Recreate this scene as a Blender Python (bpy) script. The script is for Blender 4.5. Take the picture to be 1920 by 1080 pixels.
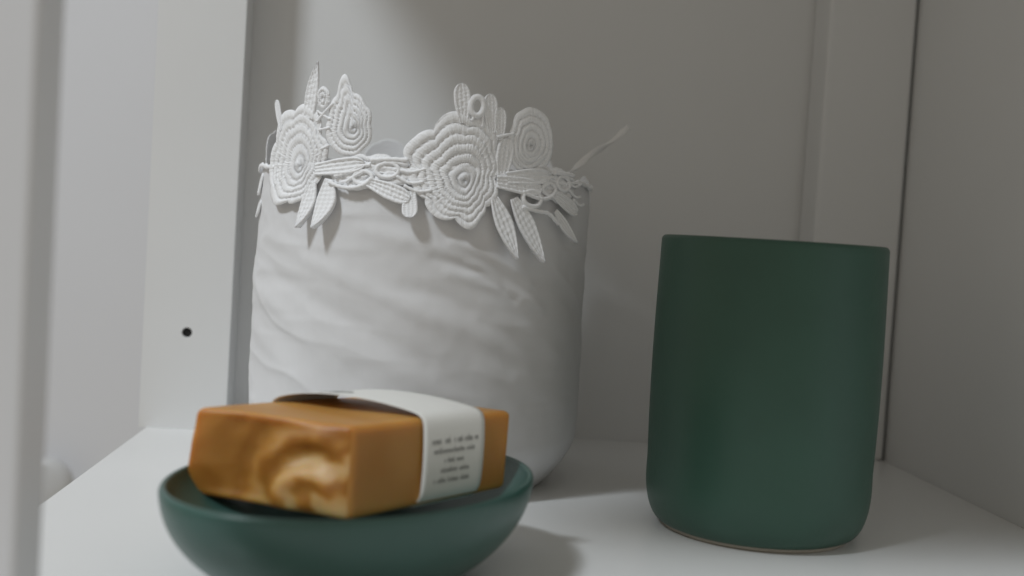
import bpy, bmesh, math, random
from mathutils import Matrix, Vector, noise

S = 0.01                                   # everything below is written in centimetres
scene = bpy.context.scene
for o in list(bpy.data.objects):
    bpy.data.objects.remove(o)

# ------------------------------------------------------------------ camera
CAM_H = 10.3
cd = bpy.data.cameras.new('camera')
cam = bpy.data.objects.new('camera', cd)
scene.collection.objects.link(cam)
cd.sensor_width = 36.0
cd.lens = 40.0
cd.clip_start = 0.01
cd.clip_end = 50.0


def cam_axes():
    F, vx, vy, slope = 2133.0, 775 - 960, 434 - 540, 0.062
    Y = Vector((vx, vy, F)).normalized()
    h = Vector((vx + 1000, vy + 1000 * slope, F))
    Z = Y.cross(h).normalized()
    if Z.y > 0:
        Z = -Z
    X = Y.cross(Z)
    if X.x < 0:
        X = -X
    return X, Y, Z


_X, _Y, _Z = cam_axes()
R3 = Matrix((_X, _Y, _Z))                  # camera(x right, y down, z forward) -> world
cr, cu, cf = R3 @ Vector((1, 0, 0)), R3 @ Vector((0, -1, 0)), R3 @ Vector((0, 0, 1))
rot = Matrix((cr, cu, -cf)).transposed()
cam.matrix_world = Matrix.Translation((0, 0, CAM_H * S)) @ rot.to_4x4()
cd.dof.use_dof = True
cd.dof.focus_distance = 0.437
cd.dof.aperture_fstop = 7.2
scene.camera = cam

# ------------------------------------------------------------------ light
world = bpy.data.worlds.new('World')
scene.world = world
world.use_nodes = True
bg = world.node_tree.nodes['Background']
bg.inputs['Color'].default_value = (1.0, 0.915, 0.785, 1)
bg.inputs['Strength'].default_value = 0.30

Ldir = Vector((1.29, 1.0, -2.0)).normalized()
ld = bpy.data.lights.new('window_light', 'AREA')
ld.shape = 'SQUARE'
ld.size = 0.30
ld.energy = 25.6
ld.color = (0.885, 0.945, 1.0)
lamp = bpy.data.objects.new('window_light', ld)
scene.collection.objects.link(lamp)
lamp.location = (Vector((0, 45, 8)) - Ldir * 220) * S
lamp.rotation_euler = Ldir.to_track_quat('-Z', 'Y').to_euler()

vs = scene.view_settings
vs.view_transform = 'Standard'
vs.look = 'None'
vs.exposure = 0.07
vs.gamma = 1.0
vs.use_curve_mapping = False
scene.render.engine = 'CYCLES'

# ------------------------------------------------------------------ materials


def mat(name, color, rough=0.5, spec=0.5, nscale=40, namp=0.03, bump=0.0, bscale=400, rvar=0.0,
        sss=0.0, sss_r=(1, .5, .25), sss_s=0.004, coat=0.0):
    m = bpy.data.materials.new(name)
    m.use_nodes = True
    nt = m.node_tree
    b = nt.nodes['Principled BSDF']
    tc = nt.nodes.new('ShaderNodeTexCoord')
    n = nt.nodes.new('ShaderNodeTexNoise')
    n.inputs['Scale'].default_value = nscale
    n.inputs['Detail'].default_value = 5
    nt.links.new(tc.outputs['Object'], n.inputs['Vector'])
    mx = nt.nodes.new('ShaderNodeMix')
    mx.data_type = 'RGBA'
    mx.inputs['A'].default_value = (*[c * (1 - namp) for c in color], 1)
    mx.inputs['B'].default_value = (*[min(1, c * (1 + namp)) for c in color], 1)
    nt.links.new(n.outputs['Fac'], mx.inputs['Factor'])
    nt.links.new(mx.outputs['Result'], b.inputs['Base Color'])
    b.inputs['Roughness'].default_value = rough
    b.inputs['Specular IOR Level'].default_value = spec
    b.inputs['Coat Weight'].default_value = coat
    if rvar:
        mr = nt.nodes.new('ShaderNodeMapRange')
        mr.inputs['To Min'].default_value = rough - rvar
        mr.inputs['To Max'].default_value = rough + rvar
        nt.links.new(n.outputs['Fac'], mr.inputs['Value'])
        nt.links.new(mr.outputs['Result'], b.inputs['Roughness'])
    if bump:
        n2 = nt.nodes.new('ShaderNodeTexNoise')
        n2.inputs['Scale'].default_value = bscale
        n2.inputs['Detail'].default_value = 3
        nt.links.new(tc.outputs['Object'], n2.inputs['Vector'])
        bp = nt.nodes.new('ShaderNodeBump')
        bp.inputs['Strength'].default_value = bump
        bp.inputs['Distance'].default_value = 0.0005
        nt.links.new(n2.outputs['Fac'], bp.inputs['Height'])
        nt.links.new(bp.outputs['Normal'], b.inputs['Normal'])
    if sss:
        b.inputs['Subsurface Weight'].default_value = sss
        b.inputs['Subsurface Radius'].default_value = sss_r
        b.inputs['Subsurface Scale'].default_value = sss_s
    return m


M = {}
M['laminate'] = mat('white_laminate', (.80, .805, .80), .30, .6, 18, .022, .05, 900, .04)
M['panel'] = mat('white_panel_board', (.78, .785, .785), .5, .4, 9, .03, .06, 700, .04)
M['wall'] = mat('painted_wall', (.72, .73, .76), .8, .2, 10, .02, .15, 300)
M['post'] = mat('white_paint', (.79, .81, .85), .5, .4, 16, .02, .08, 500)
M['glaze'] = mat('dark_green_matt_glaze', (.031, .086, .061), .43, .5, 45, .13, .16, 420, .07)
M['dish'] = mat('teal_green_matt_glaze', (.044, .108, .092), .34, .5, 45, .13, .16, 420, .07)
M['bare_clay'] = mat('bare_stoneware', (.46, .42, .36), .8, .2, 200, .1, .2, 900)
M['lace'] = mat('white_lace_thread', (.93, .94, .96), .85, .15, 300, .01, .3, 1500)
M['paper'] = mat('white_paper', (.80, .80, .77), .7, .25, 90, .02, .12, 1200)
M['ink'] = mat('grey_print_ink', (.33, .33, .32), .7, .2)
M['black'] = mat('black_plastic', (.012, .012, .012), .5, .3)
M['cordm'] = mat('white_ribbon', (.82, .82, .82), .8, .2, 300, .03, .4, 1500)
M['knob'] = mat('white_enamel', (.58, .59, .60), .35, .5)


def cloth_material():
    m = mat('white_cotton', (.78, .785, .80), .9, .1, 120, .012)
    nt = m.node_tree
    b = nt.nodes['Principled BSDF']
    uv = nt.nodes.new('ShaderNodeUVMap')
    hs = []
    for ax in ('X', 'Y'):
        w = nt.nodes.new('ShaderNodeTexWave')
        w.bands_direction = ax
        w.inputs['Scale'].default_value = 17.0
        w.inputs['Distortion'].default_value = .6
        w.inputs['Detail'].default_value = 1
        nt.links.new(uv.outputs['UV'], w.inputs['Vector'])
        hs.append(w)
    ad = nt.nodes.new('ShaderNodeMath')
    nt.links.new(hs[0].outputs['Fac'], ad.inputs[0])
    nt.links.new(hs[1].outputs['Fac'], ad.inputs[1])
    nz = nt.nodes.new('ShaderNodeTexNoise')
    nz.inputs['Scale'].default_value = 420
    tc = nt.nodes.new('ShaderNodeTexCoord')
    nt.links.new(tc.outputs['Object'], nz.inputs['Vector'])
    a2 = nt.nodes.new('ShaderNodeMath')
    nt.links.new(ad.outputs[0], a2.inputs[0])
    nt.links.new(nz.outputs['Fac'], a2.inputs[1])
    bp = nt.nodes.new('ShaderNodeBump')
    bp.inputs['Strength'].default_value = .30
    bp.inputs['Distance'].default_value = .00025
    nt.links.new(a2.outputs[0], bp.inputs['Height'])
    mpc = nt.nodes.new('ShaderNodeMapping')              # small soft creases running down to the right
    mpc.inputs['Rotation'].default_value = (0, 0, .42)
    mpc.inputs['Scale'].default_value = (.22, 1.1, 1)
    nt.links.new(uv.outputs['UV'], mpc.inputs['Vector'])
    nc = nt.nodes.new('ShaderNodeTexNoise')
    nc.noise_type = 'RIDGED_MULTIFRACTAL'
    nc.inputs['Scale'].default_value = 1.6
    nc.inputs['Detail'].default_value = 3
    nc.inputs['Distortion'].default_value = .4
    nt.links.new(mpc.outputs['Vector'], nc.inputs['Vector'])
    bc = nt.nodes.new('ShaderNodeBump')
    bc.inputs['Strength'].default_value = .5
    bc.inputs['Distance'].default_value = .0018
    nt.links.new(nc.outputs['Fac'], bc.inputs['Height'])
    nt.links.new(bc.outputs['Normal'], bp.inputs['Normal'])
    nt.links.new(bp.outputs['Normal'], b.inputs['Normal'])
    return m


M['cloth'] = cloth_material()


def add_stitches(m):
    """satin-stitch threads lying side by side across every ridge of the lace."""
    nt = m.node_tree
    b = nt.nodes['Principled BSDF']
    old = b.inputs['Normal'].links[0].from_node
    uv = nt.nodes.new('ShaderNodeUVMap')
    w = nt.nodes.new('ShaderNodeTexWave')
    w.bands_direction = 'X'
    w.inputs['Scale'].default_value = 4.6
    w.inputs['Distortion'].default_value = 1.4
    w.inputs['Detail'].default_value = 2
    w.inputs['Detail Scale'].default_value = 3
    nt.links.new(uv.outputs['UV'], w.inputs['Vector'])
    bp = nt.nodes.new('ShaderNodeBump')
    bp.inputs['Strength'].default_value = .6
    bp.inputs['Distance'].default_value = .00010
    nt.links.new(w.outputs['Fac'], bp.inputs['Height'])
    nt.links.new(old.outputs['Normal'], bp.inputs['Normal'])
    nt.links.new(bp.outputs['Normal'], b.inputs['Normal'])


add_stitches(M['lace'])


def soap_material(name, swirl):
    m = bpy.data.materials.new(name)
    m.use_nodes = True
    nt = m.node_tree
    b = nt.nodes['Principled BSDF']
    tc = nt.nodes.new('ShaderNodeTexCoord')
    n1 = nt.nodes.new('ShaderNodeTexNoise')
    n1.inputs['Scale'].default_value = 42 if swirl else 26
    n1.inputs['Detail'].default_value = 1.2
    n1.inputs['Distortion'].default_value = .8
    nt.links.new(tc.outputs['Object'], n1.inputs['Vector'])
    fac = n1.outputs['Fac']
    if swirl:
        mp = nt.nodes.new('ShaderNodeMapping')
        mp.inputs['Location'].default_value = (-.004, .030, .004)
        mp.inputs['Scale'].default_value = (1, 1, 1.25)
        nt.links.new(tc.outputs['Object'], mp.inputs['Vector'])
        wv = nt.nodes.new('ShaderNodeTexWave')
        wv.wave_type = 'RINGS'
        wv.rings_direction = 'SPHERICAL'
        wv.inputs['Scale'].default_value = 22
        wv.inputs['Distortion'].default_value = 10.0
        wv.inputs['Detail'].default_value = 3.0
        wv.inputs['Detail Scale'].default_value = 1.8
        nt.links.new(mp.outputs['Vector'], wv.inputs['Vector'])
        ln = nt.nodes.new('ShaderNodeVectorMath')
        ln.operation = 'LENGTH'
        nt.links.new(mp.outputs['Vector'], ln.inputs[0])
        mr = nt.nodes.new('ShaderNodeMapRange')          # the pale swirl gathers round one corner of the cut
        mr.inputs['From Min'].default_value = .018
        mr.inputs['From Max'].default_value = .048
        mr.inputs['To Min'].default_value = .62
        mr.inputs['To Max'].default_value = .12
        nt.links.new(ln.outputs['Value'], mr.inputs['Value'])
        m1 = nt.nodes.new('ShaderNodeMath')
        m1.operation = 'MULTIPLY'
        nt.links.new(wv.outputs['Fac'], m1.inputs[0])
        nt.links.new(mr.outputs['Result'], m1.inputs[1])
        m2 = nt.nodes.new('ShaderNodeMath')
        m2.operation = 'MULTIPLY_ADD'
        nt.links.new(n1.outputs['Fac'], m2.inputs[0])
        m2.inputs[1].default_value = .5
        nt.links.new(m1.outputs[0], m2.inputs[2])
        fac = m2.outputs[0]
    cr_ = nt.nodes.new('ShaderNodeValToRGB')
    e = cr_.color_ramp.elements
    if swirl:
        e[0].position, e[0].color = .22, (.36, .15, .022, 1)
        e[1].position, e[1].color = .85, (.64, .42, .19, 1)
        k = e.new(.42)
        k.color = (.46, .22, .045, 1)
        k = e.new(.58)
        k.color = (.58, .34, .12, 1)
    else:
        e[0].position, e[0].color = .3, (.46, .215, .045, 1)
        e[1].position, e[1].color = .72, (.58, .32, .10, 1)
    nt.links.new(fac, cr_.inputs['Fac'])
    nt.links.new(cr_.outputs['Color'], b.inputs['Base Color'])
    b.inputs['Roughness'].default_value = .42
    b.inputs['Specular IOR Level'].default_value = .35
    b.inputs['Subsurface Weight'].default_value = .85
    b.inputs['Subsurface Radius'].default_value = (1.0, .46, .12)
    b.inputs['Subsurface Scale'].default_value = .009
    n2 = nt.nodes.new('ShaderNodeTexNoise')
    n2.inputs['Scale'].default_value = 350
    nt.links.new(tc.outputs['Object'], n2.inputs['Vector'])
    bp = nt.nodes.new('ShaderNodeBump')
    bp.inputs['Strength'].default_value = .15
    bp.inputs['Distance'].default_value = .0005
    nt.links.new(n2.outputs['Fac'], bp.inputs['Height'])
    nt.links.new(bp.outputs['Normal'], b.inputs['Normal'])
    return m


M['soap'] = soap_material('amber_soap', False)
M['soap_cut'] = soap_material('swirled_cut_soap', True)

# ------------------------------------------------------------------ helpers
col = scene.collection


def link(o, parent=None):
    col.objects.link(o)
    if parent:
        o.parent = parent
    return o


def tag(o, label=None, cat=None, group=None, kind=None):
    for k, v in (('label', label), ('category', cat), ('group', group), ('kind', kind)):
        if v:
            o[k] = v
    return o


def empty(name, loc):
    o = bpy.data.objects.new(name, None)
    o.empty_display_size = .02
    o.location = Vector(loc) * S
    return link(o)


def mesh(name, verts, faces, m, parent=None, org=(0, 0, 0), smooth=True, uvs=None):
    """verts in world centimetres; org = base of the thing in centimetres."""
    og = Vector(org)
    me = bpy.data.meshes.new(name)
    me.from_pydata([tuple((Vector(v) - og) * S) for v in verts], [], faces)
    me.materials.append(M[m] if isinstance(m, str) else m)
    if uvs:
        lay = me.uv_layers.new(name='UVMap')
        for lp in me.loops:
            lay.data[lp.index].uv = uvs[lp.vertex_index]
    bm = bmesh.new()
    bm.from_mesh(me)
    bmesh.ops.recalc_face_normals(bm, faces=bm.faces)
    bm.to_mesh(me)
    bm.free()
    if smooth:
        me.shade_smooth()
    o = bpy.data.objects.new(name, me)
    if not parent:
        o.location = og * S
    return link(o, parent)


def box(name, lo, hi, m, parent=None, org=None, bev=.08, seg=2):
    lo, hi = Vector(lo), Vector(hi)
    if org is None:
        org = ((lo.x + hi.x) / 2, (lo.y + hi.y) / 2, lo.z)
    og = Vector(org)
    bm = bmesh.new()
    bmesh.ops.create_cube(bm, size=1)
    for v in bm.verts:
        v.co = (Vector((lo.x + (v.co.x + .5) * (hi.x - lo.x), lo.y + (v.co.y + .5) * (hi.y - lo.y),
                        lo.z + (v.co.z + .5) * (hi.z - lo.z))) - og) * S
    if bev:
        bmesh.ops.bevel(bm, geom=list(bm.edges), offset=bev * S, segments=seg, affect='EDGES', profile=.5)
    me = bpy.data.meshes.new(name)
    bm.to_mesh(me)
    bm.free()
    me.materials.append(M[m])
    o = bpy.data.objects.new(name, me)
    if not parent:
        o.location = og * S
    return link(o, parent)


def lathe_grid(rings, close_first=False, close_last=False):
    """rings: list of lists of points, all of equal length, closed around."""
    n = len(rings[0])
    v = [p for r in rings for p in r]
    f = []
    for i in range(len(rings) - 1):
        for j in range(n):
            a, b = i * n + j, i * n + (j + 1) % n
            f.append((a, b, b + n, a + n))
    if close_first:
        f.append(tuple(range(n)))
    if close_last:
        f.append(tuple(range((len(rings) - 1) * n, len(rings) * n)))
    return v, f


def tube(pts, rad, seg=10, flat=1.0, twist=0.0, up=(0, 0, 1)):
    """tube along pts (Vectors, cm); rad float or list."""
    rings = []
    n = len(pts)
    for i, p in enumerate(pts):
        t = (pts[min(i + 1, n - 1)] - pts[max(i - 1, 0)]).normalized()
        a = t.cross(Vector(up))
        if a.length < 1e-4:
            a = t.cross(Vector((1, 0, 0)))
        a.normalize()
        b = t.cross(a).normalized()
        r = rad[i] if isinstance(rad, (list, tuple)) else rad
        tw = twist * i / max(1, n - 1)
        a2 = a * math.cos(tw) + b * math.sin(tw)
        b2 = -a * math.sin(tw) + b * math.cos(tw)
        rings.append([p + a2 * (r * math.cos(k * 2 * math.pi / seg)) + b2 * (r * flat * math.sin(k * 2 * math.pi / seg))
                      for k in range(seg)])
    return lathe_grid(rings, True, True)


# ------------------------------------------------------------------ the shelf unit
Y0, YS, YB = 20.0, 56.3, 58.7              # front edge, face of back strips, recessed back
XL, XR, ZT = -12.4, 24.92, 36.4
st = {'kind': 'structure'}
tag(box('shelf', (XL, Y0, -1.8), (XR - .01, YB + .2, 0), 'laminate', bev=.06),
    'glossy white laminate shelf board carrying the dish, the bag and the cup', 'shelf', kind='structure')
tag(box('shelf_above', (XL, Y0 + 2.4, ZT), (XR - .01, YB + .2, ZT + 1.8), 'laminate', bev=.06),
    'upper white shelf board shading the back of the compartment', 'shelf', kind='structure')
tag(box('added_shade_rail', (-16.6, Y0 + 2.4, ZT - 1.3), (XR - .03, Y0 + 8.0, ZT - .006), 'laminate', bev=.06),  # added out of view, overhanging left to shade the shelf right of the dish
    'unseen white rail added under the upper shelf board to shade the shelf right of the dish', 'rail', kind='structure')
tag(box('side_panel', (XR, Y0, -1.8), (XR + 1.8, YB + 2, ZT + 1.8), 'panel', bev=.06),
    'white side panel to the right of the green cup', 'panel', kind='structure')
tag(box('back_panel', (XL + .4, YB, .003), (XR - .02, YB + .6, ZT - .003), 'panel', bev=0),
    'recessed white back panel behind the lace bag', 'panel', kind='structure')
tag(box('back_strip', (20.25, YS, .004), (XR - .16, YB - .004, ZT - .004), 'panel', bev=.18, seg=4),
    'narrow white strip beside the dark gap of the side panel', 'panel', kind='structure')


def strip_with_hole(name, x0, x1, y0, y1, z0, z1, hx, hz, hr):
    n = 48
    org = ((x0 + x1) / 2, (y0 + y1) / 2, z0)
    v, f = [], []
    ang = [2 * math.pi * k / n for k in range(n)]
    sq = []
    h = 1.0                                 # square patch around the bore
    for a in ang:
        c, s_ = math.cos(a), math.sin(a)
        k = h / max(abs(c), abs(s_))
        sq.append((hx + c * k, hz + s_ * k))
    circ = [(hx + hr * math.cos(a), hz + hr * math.sin(a)) for a in ang]
    circ2 = [(hx + hr * 1.12 * math.cos(a), hz + hr * 1.12 * math.sin(a)) for a in ang]
    v += [(p[0], y0, p[1]) for p in sq]
    v += [(p[0], y0, p[1]) for p in circ2]
    v += [(p[0], y0 + .03, p[1]) for p in circ]
    v += [(p[0], y0 + .9, p[1]) for p in circ]
    for r in range(3):
        for k in range(n):
            a, b = r * n + k, r * n + (k + 1) % n
            f.append((a, b, b + n, a + n))
    f.append(tuple(range(3 * n, 4 * n)))
    b0 = len(v)
    xs, zs = [x0, hx - h, hx + h, x1], [z0, hz - h, hz + h, z1]
    for z in zs:
        for x in xs:
            v.append((x, y0, z))
    for j in range(3):
        for i in range(3):
            if i == 1 and j == 1:
                continue
            a = b0 + j * 4 + i
            f.append((a, a + 1, a + 5, a + 4))
    b1 = len(v)
    v += [(x0, y1, z0), (x1, y1, z0), (x1, y1, z1), (x0, y1, z1)]
    c = [b0, b0 + 3, b0 + 15, b0 + 12]
    for k in range(4):
        f.append((c[k], c[(k + 1) % 4], b1 + (k + 1) % 4, b1 + k))
    f.append((b1, b1 + 1, b1 + 2, b1 + 3))
    o = mesh(name, v, f, 'panel', org=org, smooth=False)
    rings = [[(hx + r * math.cos(a), y0 + d, hz + r * math.sin(a)) for a in ang[::2]]
             for r, d in ((hr * .98, .75), (hr * .98, .10), (hr * .8, .06), (hr * .45, .12))]
    vv, ff = lathe_grid(rings, False, True)
    mesh('pin_socket', vv, ff, 'black', o, org)
    return o


tag(strip_with_hole('back_strip', -12.75, -8.6, YS, YB - .004, .004, ZT - .004, -10.66, 4.72, .235),
    'white strip with a small black pin hole beside the bag', 'panel', kind='structure')

tag(box('wall', (-75, 82, -45), (-9.5, 84, 70), 'wall', bev=0),
    'plain white wall seen past the open end of the shelf', 'wall', kind='structure')

tag(box('front_upright', (-9.6, 23.0, .0), (-7.46, 24.65, 19.0), 'post', bev=.1, seg=3),
    'blurred white upright board at the front of the shelf', 'upright')

# round knob on the wall beyond
kx, ky, kz = -24.2, 82.0, -8.6
prof = [(0.55, 0), (.6, -.9), (1.2, -1.3), (1.62, -1.75), (1.72, -2.2), (1.6, -2.55), (1.2, -2.75), (.6, -2.82), (.05, -2.85)]
rings = [[(kx + 1.15 * r * math.cos(a), ky + d, kz + 1.15 * r * math.sin(a)) for a in [2 * math.pi * k / 40 for k in range(40)]] for r, d in prof]
v, f = lathe_grid(rings, True, True)
tag(mesh('round_knob', v, f, 'knob', org=(kx, ky, kz)), 'pale round knob on the wall, just past the edge of the shelf', 'knob')

# ------------------------------------------------------------------ green cup
CUP = (13.32, 41.25, 0)


def cup():
    t = tag(empty('ceramic_cup', CUP), 'tall dark green matt ceramic cup standing near the side panel', 'cup')
    # outer wall then inner wall
    out = []
    rb = 1.75
    for k in range(15):
        a = k / 14 * math.pi / 2
        out.append((3.40 + .72 * math.sin(a) ** .9, .14 + rb * (1 - math.cos(a))))
    for k in range(1, 14):
        z = .14 + rb + (10.45 - .14 - rb) * k / 13
        u = k / 13
        out.append((4.09 + .09 * math.sin(u * math.pi) * (1 - .4 * u) + .03 * u, z))
    rt, w = 4.125, .34
    for k in range(1, 11):
        a = k / 10 * math.pi
        out.append((rt - w / 2 + w / 2 * math.cos(a), 10.56 + .22 * math.sin(a)))
    inn = [(rt - w - .02, 10.2), (rt - w - .04, 8), (rt - w - .04, 4), (3.8, 2.4), (3.55, 1.5), (3.1, .95), (2.2, .7), (.05, .65)]
    pr = [(3.0, .26), (3.1, .15)] + out + inn
    n = 160
    rings = [[(CUP[0] + r * math.cos(2 * math.pi * k / n), CUP[1] + r * math.sin(2 * math.pi * k / n), z) for k in range(n)] for r, z in pr]
    v, f = lathe_grid(rings, True, True)
    mesh('cup_body', v, f, 'glaze', t, CUP)
    fr = [(3.44, .15), (3.45, .08), (3.40, .002), (3.15, .002), (3.1, .08), (3.1, .15)]
    rings = [[(CUP[0] + r * math.cos(2 * math.pi * k / n), CUP[1] + r * math.sin(2 * math.pi * k / n), z) for k in range(n)] for r, z in fr]
    v, f = lathe_grid(rings)
    mesh('foot_ring', v, f, 'bare_clay', t, CUP)


cup()

# ------------------------------------------------------------------ soap dish (oval)
DC = Vector((-1.19, 33.9, 0))
A_, B_, PH = 6.36, 4.74, .90


def dpt(rho, ang, z):
    x, y = A_ * rho * math.cos(ang), B_ * rho * math.sin(ang)
    return Vector((DC.x + x * math.cos(PH) - y * math.sin(PH), DC.y + x * math.sin(PH) + y * math.cos(PH), z))


def soap_dish():
    ZR = 3.0
    pr = [(.05, .12), (.44, .12), (.50, .004), (.54, .004)]
    for k in range(1, 22):
        z = (ZR - .16) * k / 21
        pr.append((.54 + .455 * math.sin(math.pi / 2 * (z / ZR) ** .72), z))
    for k in range(1, 9):
        a = k / 8 * math.pi
        pr.append((.974 + .020 * math.cos(a), ZR - .16 + .16 * math.sin(a)))
    for k in range(1, 15):
        rho = .954 * (1 - k / 14.5)
        pr.append((rho, 1.62 + 1.22 * (rho / .954) ** 6))
    n = 160
    rings = [[dpt(r, 2 * math.pi * k / n, z) for k in range(n)] for r, z in pr]
    v, f = lathe_grid(rings, True, True)
    tag(mesh('soap_dish', v, f, 'dish', org=DC), 'oval dark teal ceramic dish holding the amber soap', 'dish')


soap_dish()

# ------------------------------------------------------------------ soap bar
ZB, ZTOP = 2.28, 4.72


def on_plane(u, v_, z):
    d = R3 @ Vector((u - 960, v_ - 540, 2133))
    t = (z - CAM_H) / d.z
    return Vector((d.x * t, d.y * t, z))


# corners of the bar in plan (measured once from the photograph)
bL, bN, bR = Vector((-6.36, 33.86, ZB - .06)), Vector((-1.34, 31.55, ZB - .14)), Vector((3.42, 35.95, ZB))
tL, tN, tR = Vector((-6.12, 34.02, ZTOP)), Vector((-1.41, 32.20, ZTOP)), Vector((3.55, 36.65, ZTOP))
bB, tB = bL + bR - bN, tL + tR - tN
SO = Vector((-1.3, 35.0, ZB))


def soap_pt(a, b, c):
    """a along the bar (0 = torn end), b across (0 = printed side), c up."""
    lo = bN.lerp(bR, a).lerp(bL.lerp(bB, a), b)
    hi = tN.lerp(tR, a).lerp(tL.lerp(tB, a), b)
    return lo.lerp(hi, c)


def soap():
    t = tag(empty('soap_bar', SO), 'amber handmade soap bar with a swirled torn end in the oval dish', 'soap')
    N = 36
    verts, faces, idx, midx = [], [], {}, []
    A_len, B_len, C_len = 6.6, 5.0, 2.45
    rr = .2

    def key(p):
        return tuple(round(q, 6) for q in p)

    def rounded(a, b, c):
        # round edges in real units
        p = Vector((a * A_len, b * B_len, c * C_len))
        q = Vector((min(max(p.x, rr), A_len - rr), min(max(p.y, rr), B_len - rr), min(max(p.z, rr), C_len - rr)))
        d = p - q
        if d.length > 1e-6:
            m_ = max(abs(d.x), abs(d.y), abs(d.z))
            nz = sum(1 for e in d if abs(e) > 1e-6)
            if nz > 1:
                p = q + d.normalized() * rr
        return p.x / A_len, p.y / B_len, p.z / C_len

    def add(a, b, c):
        k = key((a, b, c))
        if k in idx:
            return idx[k]
        ra, rb_, rc = rounded(a, b, c)
        p = soap_pt(ra, rb_, rc)
        # uneven hand-cut faces
        nse = noise.noise(p * .55)
        p += Vector((.0, .0, .05 * nse * (1 if c > .5 else 0)))
        if a < .12:
            w = 1 - a / .12
            inner = (bR - bN).normalized()
            # torn end: hollow on the far half, a bulge low by the corner, ripples
            g = .30 * math.exp(-((rb_ - .66) / .20) ** 2) * (1 - .35 * rc)
            g += .14 * math.exp(-((rb_ - .26) / .12) ** 2 - ((rc - .62) / .16) ** 2)
            g -= .22 * math.exp(-((rb_ - .28) / .22) ** 2 - ((rc - .22) / .25) ** 2)
            g -= .12 * math.exp(-((rb_ - .97) / .1) ** 2) * (1 - rc)
            g += .10 * noise.noise(Vector((rb_ * 4, rc * 2.4, 1.7))) + .02 * noise.noise(Vector((rb_ * 9, rc * 6, 4.0)))
            arc = math.hypot((rb_ - .25) * 5.0, (rc - .1) * 2.6)
            g += .075 * math.sin(arc * 6.0 + 1.6 * noise.noise(Vector((rb_ * 3, rc * 2, 8.0)))) * math.exp(-((rb_ - .33) / .3) ** 2)
            edge = min(rb_, 1 - rb_, rc, 1 - rc)
            p += inner * g * w * (.45 + .55 * min(1, edge / .1))
        idx[k] = len(verts)
        verts.append(p)
        return idx[k]

    lin = [0, .012, .025, .04] + [.04 + (.92) * k / N for k in range(1, N)] + [.96, .975, .988, 1]
    n = len(lin)
    for ax in range(3):
        for side in (0, 1):
            for i in range(n - 1):
                for j in range(n - 1):
                    q = []
                    for (u, w) in ((i, j), (i + 1, j), (i + 1, j + 1), (i, j + 1)):
                        p = [0, 0, 0]
                        p[ax] = side
                        p[(ax + 1) % 3] = lin[u]
                        p[(ax + 2) % 3] = lin[w]
                        q.append(add(*p))
                    faces.append(q)
                    midx.append(1 if (ax == 0 and side == 0) else 0)
    o = mesh('soap_body', verts, faces, 'soap', t, SO)
    o.data.materials.append(M['soap_cut'])
    o.data.polygons.foreach_set('material_index', midx)
    return t


soap()


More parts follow.
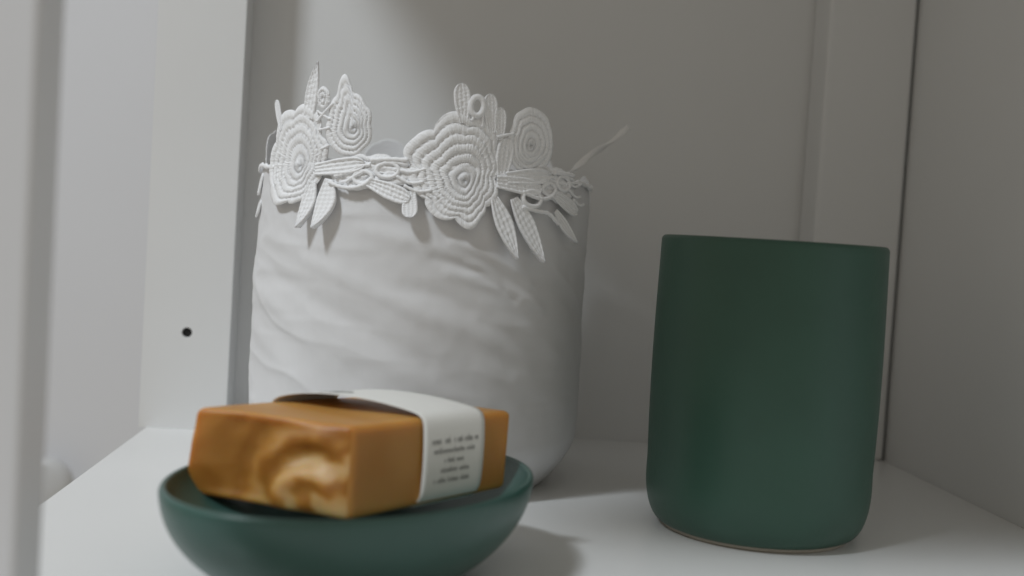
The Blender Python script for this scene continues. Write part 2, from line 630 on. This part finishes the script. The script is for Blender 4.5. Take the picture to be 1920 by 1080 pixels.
def paper_band():
    """loose paper sleeve round the middle of the bar, with its print."""
    f0, f1 = .405, .795
    og = SO
    n_out = (tR - tN).cross(Vector((0, 0, 1))).normalized()      # out of the printed side
    path = []                                                    # (b, c, extra outward, extra up)
    off = .045

    def P(a, b, c):
        return soap_pt(a, b, c)

    prof = []
    for k in range(13):                                          # printed side, bottom to top
        c = k / 12
        prof.append(('f', c))
    K = 40
    rows = []
    NA = 14
    for ia in range(NA + 1):
        a = f0 + (f1 - f0) * ia / NA
        row = []
        lean = .0
        # under the bar, from the middle to the printed side
        for k in range(5):
            b = .5 - .47 * k / 4
            row.append(P(a, b, 0) + Vector((0, 0, -.03)))
        for k in range(1, 17):
            c = k / 17
            bul = .10 * math.sin(c * math.pi) ** .8 + off
            row.append(P(a, 0, c) + n_out * bul)
        # corner and arch over the top
        for k in range(K + 1):
            b = k / K
            front = 1 - ia / NA
            arch = (.38 + .03 * front) * math.sin(math.pi * b ** 1.2) ** .55 if 0 < b < 1 else 0.0
            sh = math.exp(-b / .02) * .045
            row.append(P(a, b, 1) + n_out * (sh - (.045 * math.exp(-(1 - b) / .02))) + Vector((0, 0, .035 + arch)))
        for k in range(1, 13):
            c = 1 - k / 12
            row.append(P(a, 1, c) - n_out * (.05 + .03 * math.sin(c * math.pi)))
        for k in range(1, 5):
            b = 1 - .47 * k / 4
            row.append(P(a, b, 0) + Vector((0, 0, -.033)))
        # smooth the corner
        for _ in range(2):
            new = row[:]
            for i in range(5, len(row) - 5):
                new[i] = row[i] * .5 + (row[i - 1] + row[i + 1]) * .25
            row = new
        rows.append(row)
    m = len(rows[0])
    verts = [p for r in rows for p in r]
    faces = []
    for i in range(NA):
        for j in range(m - 1):
            a = i * m + j
            faces.append((a, a + 1, a + m + 1, a + m))
    t = tag(empty('paper_sleeve', og), 'white paper sleeve with small grey print wrapped round the amber soap', 'label')
    o = mesh('paper_band', verts, faces, 'paper', t, og)
    sm = o.modifiers.new('thickness', 'SOLIDIFY')
    sm.thickness = .014 * S
    sm.offset = 0

    def surf(ua, uj, lift=.016):
        """point on the band: ua 0..1 along the bar, uj index along the loop."""
        x, y = ua * NA, uj
        i, j = min(int(x), NA - 1), min(int(y), m - 2)
        fx, fy = x - i, y - j
        p = rows[i][j].lerp(rows[i + 1][j], fx).lerp(rows[i][j + 1].lerp(rows[i + 1][j + 1], fx), fy)
        du = (rows[i + 1][j] - rows[i][j])
        dv = (rows[i][j + 1] - rows[i][j])
        nn = du.cross(dv).normalized()
        ctr = SO + Vector((.9, 1.0, 1.2))
        if nn.dot(p - ctr) < 0:
            nn = -nn
        return p + nn * lift

    rnd = random.Random(5)

    def strokes(u0, u1, j0, h):
        v, f = [], []
        u = u0
        while u < u1:
            wd = rnd.uniform(.022, .04)
            if rnd.random() < .17:
                u += .03
                continue
            hh = h * rnd.choice((.62, .66, .7, 1.0))
            # a letter-like mark: a stem and a bar
            def quad(a0, a1, b0, b1):
                k = len(v)
                for (a, b) in ((a0, b0), (a1, b0), (a1, b1), (a0, b1)):
                    v.append(surf(a, b))
                f.append((k, k + 1, k + 2, k + 3))
            quad(u, u + wd * .30, j0, j0 + hh)
            quad(u + wd * .55, u + wd * .82, j0, j0 + h * .62)
            quad(u + wd * .3, u + wd * .55, j0 + h * rnd.choice((.0, .28, .5)), j0 + h * rnd.choice((.12, .4, .62)) + .02 * h)
            u += wd
        return v, f

    # side print: loop index 5..21 runs bottom to top of the printed side
    for (cu_, hw, frac, h) in ((.5, .37, .285, 1.35), (.5, .34, .41, 1.15), (.49, .15, .53, 1.15), (.49, .26, .65, 1.15), (.48, .29, .775, 1.15)):
        j = 5 + 16 * (1 - frac) - h / 2
        v, f = strokes(cu_ - hw, cu_ + hw, j, h)
        mesh('print_line', v, f, 'ink', t, og, smooth=False)
    # print on the top: an oval emblem and a line beyond it
    j0 = 21 + K * .70
    v, f = [], []
    n = 36
    for k in range(n):
        a = 2 * math.pi * k / n
        for s_ in (1, .72):
            v.append(surf(.30 + .13 * s_ * math.cos(a), j0 + 4.4 * s_ * math.sin(a)))
    for k in range(n):
        f.append((2 * k, 2 * k + 1, (2 * k + 3) % (2 * n), (2 * k + 2) % (2 * n)))
    k = len(v)
    for (a, b) in ((.22, -1.4), (.38, -1.4), (.38, 1.4), (.22, 1.4)):
        v.append(surf(a, j0 + b))
    f.append((k, k + 1, k + 2, k + 3))
    mesh('print_emblem', v, f, 'ink', t, og, smooth=False)
    v, f = strokes(.55, .95, 21 + K * .80, 3.0)
    mesh('print_line', v, f, 'ink', t, og, smooth=False)


paper_band()

# ------------------------------------------------------------------ cloth bag with lace rim
BC = Vector((.48, 49.0, 0))
BR = 6.88
RIM = 12.75

FOLDS = [  # (s0, z0, s1, z1, height, width)
    (-9.6, 8.2, -3.0, 5.4, .13, .45), (-9.2, 6.4, -3.4, 3.6, .10, .50), (-6.6, 8.3, .2, 5.5, -.10, .38),
    (-4.6, 9.0, 1.2, 6.6, .10, .36), (-2.4, 10.3, 2.4, 8.9, .11, .34), (1.0, 9.95, 4.2, 8.55, .20, .22),
    (.4, 9.35, 3.6, 8.05, -.15, .22), (.9, 8.8, 4.9, 7.6, .14, .24), (-.6, 8.3, 3.6, 6.6, -.08, .30),
    (-.4, 7.5, 4.2, 5.5, .10, .36), (2.2, 7.3, 6.8, 5.4, .09, .34), (-2.8, 5.8, 2.4, 3.6, .08, .42),
    (-7.6, 9.8, -4.4, 8.9, .06, .35), (4.0, 9.0, 7.8, 7.4, -.08, .35), (2.4, 5.2, 7.0, 3.6, .07, .4),
    (-4.3, 11.2, -3.1, 8.4, .04, .25), (-.3, 11.2, 1.8, 10.3, -.06, .22), (2.6, 10.9, 5.8, 9.6, .07, .3),
    (-5.0, 6.5, -2.0, 4.4, -.06, .3), (1.6, 9.2, 2.9, 8.4, .08, .12), (2.0, 8.6, 3.6, 7.9, -.07, .12),
]


def seg_d(s, z, f):
    ax, az, bx, bz = f[:4]
    dx, dz = bx - ax, bz - az
    L2 = dx * dx + dz * dz
    t = ((s - ax) * dx + (z - az) * dz) / L2
    tc = min(1, max(0, t))
    # folds curve a little
    cz = az + dz * tc + .18 * math.sin(tc * math.pi)
    d = math.hypot(s - (ax + dx * tc), z - cz)
    fade = math.sin(math.pi * min(1, max(0, .12 + .76 * tc))) ** .7
    return d, fade


def bag_r(th, z):
    s = BR * th
    r = BR
    if z < 2.2:
        r -= 1.25 * (1 - z / 2.2) ** 1.7
    r += .10 * math.sin(math.pi * min(1, max(0, z / RIM)))
    # gentle unevenness of the stuffed cloth
    r += .10 * noise.noise(Vector((math.sin(th) * 2.0, math.cos(th) * 2.0, z * .16)))
    r += .035 * noise.noise(Vector((math.sin(th) * 5 + z * .25, math.cos(th) * 5, z * .55 + 3)))
    r += .012 * noise.noise(Vector((math.sin(th) * 14, math.cos(th) * 14, z * 1.6)))
    if abs(th) < 2.2:                        # crisp little creases slanting down to the right
        q = Vector((s * .22, z * .95 + s * .30 + .5 * noise.noise(Vector((s * .4, z * .4, 2.0))), 7.3))
        w_ = max(0.0, noise.noise(Vector((s * .16 + 3, z * .2, .5))) + .35) * min(1, (2.2 - abs(th)) * 3)
        r += .06 * w_ * (1 - abs(noise.noise(q))) ** 5
    for f in FOLDS:
        if abs(z - (f[1] + f[3]) / 2) < 3 and -12 < s < 10:
            d, fade = seg_d(s, z, f)
            if d < f[5] * 3:
                r += .78 * f[4] * fade * math.exp(-(d / f[5]) ** 2)
    if z > 11.6:
        w = (z - 11.6) / (RIM - 11.6)
        r = r * (1 - w) + (BR + .02) * w
    return r


def bag_xyz(th, z, r):
    return Vector((BC.x + r * math.sin(th), BC.y - r * math.cos(th), z))


def rim_dz(th):
    return .10 * math.sin(th * 2 + .6) + .05 * math.sin(th * 5)


bag = tag(empty('cloth_bag', BC), 'white cotton drawstring bag with a lace flower rim behind the soap dish', 'bag')


def bag_body():
    NT, NZ = 420, 150
    rings, uvs = [], []

    def ring(fun_r, z, drim=False, zi=0):
        out = []
        for k in range(NT):
            th = -math.pi + 2 * math.pi * k / NT
            zz = z + (rim_dz(th) if drim else rim_dz(th) * max(0, z / RIM) ** 3)
            out.append(bag_xyz(th, zz, fun_r(th, z)))
            uvs.append((th * BR / 2, zi / 2))
        rings.append(out)

    ring(lambda t, z: .3, .02)
    ring(lambda t, z: 3.0, .01)
    ring(lambda t, z: 5.0, .006)
    for i in range(NZ + 1):
        z = .004 + (RIM - .15) * i / NZ
        ring(bag_r, z, zi=z)
    for (dr, dz) in ((-.02, .06), (-.08, .12), (-.16, .13), (-.23, .08), (-.25, -.02)):
        ring(lambda t, z, dr=dr: BR + .02 + dr, RIM - .15 + dz, True, RIM)
    for z in (11.5, 9, 6, 3, 1.6):
        ring(lambda t, z: BR - .32, z, zi=z)
    ring(lambda t, z: 3.0, 1.5)
    ring(lambda t, z: .3, 1.5)
    v, f = lathe_grid(rings, True, True)
    mesh('bag_cloth', v, f, 'cloth', bag, BC, uvs=uvs)


bag_body()


def lace_r(z, th):
    if z < RIM:
        d = RIM - z
        return BR + .12 + .12 * d + .008 * d * d
    d = z - RIM
    return BR + .13 + .09 * d - .010 * d * d


def LP(s, z, h=0.0):
    th = s / 7.0
    r = lace_r(z, th) + h
    return bag_xyz(th, z + rim_dz(th) * .6, r)


def two_sided(grid, h_grid, closed, thick=.035):
    """grid[i][j] = (s, z); front surface at height h, flat back; returns verts, faces."""
    ni, nj = len(grid), len(grid[0])
    v, f = [], []
    for i in range(ni):
        for j in range(nj):
            s, z = grid[i][j]
            v.append(LP(s, z, h_grid[i][j]))
    off = ni * nj
    for i in range(ni):
        for j in range(nj):
            s, z = grid[i][j]
            v.append(LP(s, z, -thick))
    J = nj if closed else nj - 1
    for i in range(ni - 1):
        for j in range(J):
            a, b = i * nj + j, i * nj + (j + 1) % nj
            f.append((a, b, b + nj, a + nj))
            f.append((off + a, off + a + nj, off + b + nj, off + b))
    for j in range(J):                       # outer border
        a, b = (ni - 1) * nj + j, (ni - 1) * nj + (j + 1) % nj
        f.append((a, b, off + b, off + a))
        if not closed:
            a, b = j, j + 1
            f.append((a, off + a, off + b, b))
    if not closed:
        for i in range(ni - 1):
            a, b = i * nj, (i + 1) * nj
            f.append((a, b, off + b, off + a))
            a, b = i * nj + nj - 1, (i + 1) * nj + nj - 1
            f.append((a, off + a, off + b, b))
    return v, f


def outline(pts):
    """closed smooth polar outline about the first point from (s, z) boundary points."""
    c = Vector(pts[0])
    pol = sorted((math.atan2(p[1] - c.y, p[0] - c.x) % (2 * math.pi), math.hypot(p[0] - c.x, p[1] - c.y)) for p in pts[1:])

    def rad(a):
        a %= 2 * math.pi
        n = len(pol)
        for k in range(n):
            a0, r0 = pol[k]
            a1, r1 = pol[(k + 1) % n]
            if k == n - 1:
                a1 += 2 * math.pi
            aa = a if a >= pol[0][0] else a + 2 * math.pi
            if a0 <= aa <= a1:
                u = (aa - a0) / (a1 - a0)
                u = u * u * (3 - 2 * u)
                return r0 + (r1 - r0) * u
        return pol[0][1]
    return c, rad


def rose(name, pts, parent, rings=6, lobes=9, amp=.07, swirl=.30, relief=.036, focus=(0, 0), nseg=168, seed=0, stitch=44, lift=0.0):
    c, rad = outline(pts)
    per = 7
    NI = rings * per
    grid, hg = [], []
    rnd = random.Random(seed)
    ph = [rnd.uniform(0, 6.28) for _ in range(rings + 3)]
    for i in range(NI + 1):
        t = max(.012, i / NI)
        k = t * rings
        row, hr = [], []
        for j in range(nseg):
            a = 2 * math.pi * j / nseg
            nl = lobes
            sc = (abs(math.cos(a * nl / 2 + swirl * k)) ** .6 - .7) * (.25 + .75 * t ** 2)
            wob = .03 * math.sin(a * 3 + ph[int(k)])
            r = t * rad(a) * (1 + amp * sc * 1.0 + wob * (1 - t))
            s = c.x + r * math.cos(a) + focus[0] * (1 - t)
            z = c.y + r * math.sin(a) + focus[1] * (1 - t)
            kk = k + (.22 * math.sin(a * 2 + ph[0]) + .12 * math.sin(a * 3 + ph[1])) * math.sin(math.pi * t)
            fr = kk - math.floor(kk)
            if i == NI:
                fr = .999
            ridge = 1 - abs(2 * fr - 1) ** 2.6
            groove = math.exp(-(min(fr, 1 - fr) / .15) ** 2)
            st_ = .5 + .5 * math.cos(a * stitch + ph[int(kk) % len(ph)])
            h = relief * ridge + .010 * math.sin(a * stitch * 1.5) * ridge
            h -= (relief * .2 + .062 * st_ ** 1.6) * groove
            h += .03 * (1 - t) + .03 * math.sin(t * math.pi) + .05 * noise.noise(Vector((s * 1.3, z * 1.3, seed))) + lift
            if i == NI:
                h = .0 + lift
            row.append((s, z))
            hr.append(h)
        grid.append(row)
        hg.append(hr)
    v, f = two_sided(grid, hg, True)
    uv = [(2 * math.pi * j / nseg * (min(i, NI - 1) // per + .5) * .24, i / per) for i in range(NI + 1) for j in range(nseg)] * 2
    # close the middle
    f.append(tuple(range(nseg)))
    return mesh(name, v, f, 'lace', parent, BC, uvs=uv)


def leaf(name, p0, p1, w, parent, bend=.0, round_tip=False, seed=0, holes=True, lift=.03, wbase=.45, curl=0.0):
    p0, p1 = Vector(p0), Vector(p1)
    ax = p1 - p0
    L = ax.length
    ax.normalize()
    nx = Vector((-ax.y, ax.x))
    NI, NJ = 40, 18
    grid, hg = [], []
    for i in range(NI + 1):
        t = i / NI
        if round_tip:
            wd = (wbase + (1 - wbase) * min(1, t / .5) ** .8) * math.sqrt(max(0.004, 1 - max(0, (t - .72) / .28) ** 2))
        else:
            wd = (wbase + (1 - wbase) * math.sin(min(1, t / .45) * math.pi / 2)) * max(.05, 1 - max(0, (t - .38) / .62) ** 1.9)
        row, hr = [], []
        for j in range(NJ + 1):
            u = -1 + 2 * j / NJ
            q = p0 + ax * (t * L) + nx * (u * w / 2 * wd + bend * math.sin(t * math.pi))
            e = abs(u)
            cordm = math.exp(-((e - .80) / .17) ** 2)
            mid = math.exp(-((e - .27) / .14) ** 2) * .75
            h = .045 * cordm + .034 * mid
            if holes:
                h -= .030 * math.exp(-(e / .16) ** 2) * (.5 + .5 * math.cos(t * 40))
                h -= .028 * math.exp(-((e - .53) / .12) ** 2) * (.5 + .5 * math.cos(t * 40 + 2))
            h += .012 * math.sin(t * 70 + u * 3)
            if j in (0, NJ) or i == NI:
                h = .0
            row.append((q.x, q.y))
            hr.append(h + lift + curl * t * t)
        grid.append(row)
        hg.append(hr)
    v, f = two_sided(grid, hg, False, thick=.035 - lift)
    uv = [(L * i / NI + .25 * abs(-1 + 2 * j / NJ), j / NJ) for i in range(NI + 1) for j in range(NJ + 1)] * 2
    return mesh(name, v, f, 'lace', parent, BC, uvs=uv)


def cord(name, pts, r, parent, h=.05, sub=8):
    # Catmull-Rom through (s, z)
    P_ = [Vector(p) for p in pts]
    P_ = [P_[0] * 2 - P_[1]] + P_ + [P_[-1] * 2 - P_[-2]]
    out = []
    for i in range(1, len(P_) - 2):
        for k in range(sub):
            t = k / sub
            a, b, c, d = P_[i - 1], P_[i], P_[i + 1], P_[i + 2]
            out.append(.5 * ((2 * b) + (c - a) * t + (2 * a - 5 * b + 4 * c - d) * t * t + (-a + 3 * b - 3 * c + d) * t ** 3))
    out.append(P_[-2])
    pts3 = [LP(q.x, q.y, h) for q in out]
    rad = [.78 * r * (1 + .16 * math.sin(i * 1.9)) for i in range(len(pts3))]
    v, f = tube(pts3, rad, 8)
    return mesh(name, v, f, 'lace', parent, BC)


def ring_cord(name, c, rs, rz, r, parent, h=.05):
    n = 28
    pts = [LP(c[0] + rs * math.cos(2 * math.pi * k / n), c[1] + rz * math.sin(2 * math.pi * k / n), h) for k in range(n)]
    rings = []
    for i, p in enumerate(pts):
        t = (pts[(i + 1) % n] - pts[i - 1]).normalized()
        o = Vector((p.x - BC.x, p.y - BC.y, 0)).normalized()
        b = t.cross(o).normalized()
        rings.append([p + o * (r * math.cos(a)) + b * (r * math.sin(a)) for a in [2 * math.pi * k / 8 for k in range(8)]])
    rings.append(rings[0])
    v, f = lathe_grid(rings)
    return mesh(name, v, f, 'lace', parent, BC)


def lace_base():
    """the narrow woven heading that carries the motifs round the rim."""
    n = 420
    rings = [[], [], [], []]
    for k in range(n):
        s = -22 + 44 * k / n
        w = .10 + .03 * math.sin(s * 9)
        z = RIM - .16 + .07 * math.sin(s * 1.9)
        rings[0].append(LP(s, z - w, .0))
        rings[1].append(LP(s, z - w * .5, .05 + .012 * math.sin(s * 30)))
        rings[2].append(LP(s, z + w * .5, .05 + .012 * math.sin(s * 30 + 1)))
        rings[3].append(LP(s, z + w, .0))
    v, f = lathe_grid(rings)
    o = mesh('lace_trim', v, f, 'lace', bag, BC)
    sm = o.modifiers.new('thickness', 'SOLIDIFY')
    sm.thickness = .03 * S
    return o


trim = lace_base()


def joined_cords(list_of, parent):
    pass


def motif_left(o, seed, zt=0.0):
    """flower motif, o = centre of the rose along the rim."""
    rose('lace_rose', [(o, 12.55), (o - 2.25, 12.7), (o - 1.75, 13.7), (o - .9, 14.6), (o + .1, 14.85), (o + .8, 14.5), (o + 1.25, 13.6),
                       (o + 1.3, 12.7), (o + .95, 11.9), (o + .2, 11.25), (o - .5, 11.05), (o - 1.4, 11.2), (o - 2.1, 11.8)], trim,
         rings=6, lobes=7, seed=seed, focus=(.1, .0), amp=.14, stitch=42, nseg=210)
    rose('lace_petal', [(o + 2.5, 14.0), (o + 2.05, 15.98), (o + 2.45, 15.3), (o + 3.0, 14.75), (o + 3.15, 14.1), (o + 2.95, 13.3), (o + 2.4, 12.98), (o + 1.75, 13.1),
                         (o + 1.3, 13.7), (o + 1.35, 14.35), (o + 1.7, 15.15)], trim, rings=5, lobes=5, amp=.04, swirl=.15, seed=seed + 1, stitch=36)
    leaf('lace_leaf', (o + .45, 14.3), (o + .85, 16.45), .62, trim, seed=seed, bend=.04, wbase=.85)
    leaf('lace_leaf', (o - 1.2, 13.9), (o - 1.6, 15.1), .36, trim, round_tip=True, seed=seed, holes=False)
    rose('lace_bud', [(o + 1.12, 15.1)] + [(o + 1.12 + .3 * math.cos(a), 15.1 + .42 * math.sin(a)) for a in [k * math.pi / 4 for k in range(8)]], trim,
         rings=2, lobes=4, amp=.02, nseg=60, seed=seed, stitch=12)
    cord('lace_cord', [(o + .9, 14.2), (o + 1.25, 14.55), (o + 1.65, 14.9)], .07, trim)
    cord('lace_cord', [(o + 1.0, 13.9), (o + 1.5, 14.0)], .06, trim)
    cord('lace_cord', [(o + 1.1, 13.2), (o + 1.5, 13.35)], .06, trim)
    cord('lace_cord', [(o + .9, 14.6), (o + 1.3, 14.4), (o + 1.5, 14.3)], .06, trim)
    leaf('lace_leaf', (o + .82, 12.0), (o + .55, 10.2), .66, trim, seed=seed + 3, bend=.06, curl=.25)
    leaf('lace_leaf', (o + 1.55, 12.1), (o + 1.30, 10.22), .82, trim, seed=seed + 4, bend=.13, curl=.32, holes=False)
    connect(o, seed)


def connect(o, seed, tail=True):
    """band of petals and loops that ties one rose to the next."""
    c = o + 3.1
    rose('lace_ground', [(c, 12.4)] + [(c + 1.75 * math.cos(a), 12.40 + .60 * math.sin(a)) for a in [k * math.pi / 6 for k in range(12)]], trim,
         rings=3, lobes=8, amp=.06, seed=seed + 9, nseg=120, stitch=30, relief=.034, lift=-.045)
    leaf('lace_leaf', (o + .9, 12.42), (o + 3.0, 12.72), .62, trim, round_tip=True, seed=seed, wbase=.7, lift=.10)
    cord('lace_cord', [(o + 1.6, 11.98), (o + 2.1, 11.83), (o + 2.6, 11.80), (o + 3.05, 11.95), (o + 3.3, 12.2)], .10, trim, h=.08)
    cord('lace_cord', [(o + 1.8, 12.2), (o + 2.3, 12.35), (o + 2.8, 12.6), (o + 3.2, 12.68)], .085, trim, h=.06)
    cord('lace_cord', [(o + 2.3, 12.0), (o + 2.65, 12.25), (o + 3.0, 12.45)], .085, trim, h=.06)
    ring_cord('lace_ring', (o + 3.85, 12.5), .42, .27, .075, trim)
    ring_cord('lace_ring', (o + 2.95, 12.2), .36, .24, .075, trim)
    cord('lace_cord', [(o + 3.2, 12.85), (o + 3.9, 12.9), (o + 4.6, 12.88)], .11, trim)
    cord('lace_cord', [(o + 3.4, 12.6), (o + 3.9, 12.78), (o + 4.6, 12.72)], .08, trim)
    leaf('lace_leaf', (o + 3.15, 12.05), (o + 4.75, 11.45), .62, trim, round_tip=True, seed=seed, wbase=.5, lift=.08)
    if tail:
        leaf('lace_leaf', (o + 4.72, 11.75), (o + 4.80, 10.78), .56, trim, round_tip=True, seed=seed, wbase=.75, holes=False, curl=.2)
    cord('lace_cord', [(o + 4.2, 12.3), (o + 4.7, 12.05), (o + 5.2, 12.1)], .075, trim)
    cord('lace_cord', [(o + 4.5, 11.95), (o + 5.0, 11.75), (o + 5.5, 11.8)], .075, trim)
    cord('lace_cord', [(o + 4.1, 12.55), (o + 4.7, 12.45), (o + 5.3, 12.6)], .075, trim)


def motif_mid(o, seed):
    rose('lace_rose', [(o, 12.5), (o - 2.2, 13.15), (o - 1.7, 13.75), (o - 1.2, 14.2), (o - .5, 14.62), (o + .3, 14.6), (o + 1.0, 14.1), (o + 1.4, 13.2),
                       (o + 1.4, 12.4), (o + 1.25, 11.6), (o + .8, 10.95), (o + .3, 10.48), (o - .35, 10.68), (o - 1.2, 11.15), (o - 1.7, 11.9), (o - 2.0, 12.5)], trim,
         rings=7, lobes=8, seed=seed, focus=(.10, -.30), amp=.14, stitch=42, nseg=210)
    leaf('lace_leaf', (o - .08, 14.3), (o - .26, 15.75), .60, trim, round_tip=True, seed=seed)
    ring_cord('lace_ring', (o + .36, 14.95), .24, .34, .11, trim)
    cord('lace_cord', [(o + .2, 14.4), (o + .3, 14.65)], .07, trim)
    cord('lace_cord', [(o + .62, 14.2), (o + .6, 14.7)], .07, trim)
    leaf('lace_leaf', (o + 1.0, 14.0), (o + .82, 15.45), .56, trim, round_tip=True, seed=seed)
    leaf('lace_leaf', (o + 1.35, 13.8), (o + 1.25, 15.0), .5, trim, round_tip=True, seed=seed)
    rose('lace_petal', [(o + 2.68, 13.75), (o + 2.55, 15.18), (o + 3.2, 15.0), (o + 3.7, 14.4), (o + 3.85, 13.7), (o + 3.5, 12.95), (o + 2.75, 12.6), (o + 2.1, 12.85),
                         (o + 1.75, 13.5), (o + 1.8, 14.3), (o + 2.05, 14.9)], trim, rings=5, lobes=5, amp=.04, swirl=.15, seed=seed + 1, stitch=36)
    leaf('lace_leaf', (o + 1.55, 12.3), (o + 1.65, 13.9), .72, trim, round_tip=True, seed=seed)
    cord('lace_cord', [(o + 1.2, 13.9), (o + 1.9, 14.1)], .07, trim)
    leaf('lace_leaf', (o + 1.3, 12.25), (o + 3.3, 12.15), .66, trim, round_tip=True, seed=seed, wbase=.7, lift=.10)
    ring_cord('lace_ring', (o + 2.85, 11.75), .42, .30, .10, trim)
    leaf('lace_leaf', (o + 1.25, 11.65), (o + 2.06, 9.42), .72, trim, seed=seed + 3, bend=.05, curl=.18)
    leaf('lace_leaf', (o + 2.05, 11.7), (o + 3.15, 9.38), .78, trim, seed=seed + 4, bend=.08, curl=.25, holes=False)
    cord('lace_cord', [(o + 2.4, 11.4), (o + 3.1, 11.3), (o + 3.7, 11.25), (o + 4.2, 10.9)], .10, trim)
    leaf('lace_leaf', (o + 4.1, 11.4), (o + 5.2, 10.25), .5, trim, seed=seed, holes=False, curl=.15)
    connect(o + .8, seed, False)


motif_left(-5.40, 3)
motif_mid(1.19, 11)


def back_rose(o, zc, rs, rz, seed):
    rose('lace_rose', [(o, zc)] + [(o + rs * math.cos(a), zc + rz * math.sin(a)) for a in [k * math.pi / 5 for k in range(10)]], trim,
         rings=4, lobes=6, seed=seed, nseg=100, stitch=24)


for o, zc, rs, rz in ((-20.1, 13.2, 1.3, 1.45), (-13.4, 13.0, 1.5, 1.35), (16.6, 13.2, 1.5, 1.4), (12.3, 12.3, 1.2, .9), (-16.8, 12.6, 1.2, .8), (20.2, 12.6, 1.3, .8)):
    back_rose(o, zc, rs, rz, int(o * 10) + 400)
leaf('lace_leaf', (-9.2, 12.3), (-9.7, 11.5), .6, trim, round_tip=True, holes=False, lift=-.12)
leaf('lace_leaf', (-9.0, 11.2), (-9.6, 10.55), .5, trim, holes=False, lift=-.22)


def drawstring():
    P0, P1, P2, P3 = Vector((5.6, 47.6, 12.5)), Vector((6.6, 49.6, 13.25)), Vector((8.0, 50.0, 14.5)), Vector((9.25, 50.2, 15.45))
    pts = []
    n = 60
    for i in range(n + 1):
        t = i / n
        p = P0 * (1 - t) ** 3 + P1 * 3 * t * (1 - t) ** 2 + P2 * 3 * t * t * (1 - t) + P3 * t ** 3
        p += Vector((0, 0, .05 * math.sin(t * 14)))
        pts.append(p)
    rad = [.17 * (1 + .22 * math.sin(i * .33)) * (1 if i < n - 3 else .7) for i in range(n + 1)]
    v, f = tube(pts, rad, 12, flat=.42, twist=8.0)
    mesh('drawstring', v, f, 'cordm', bag, BC)


drawstring()
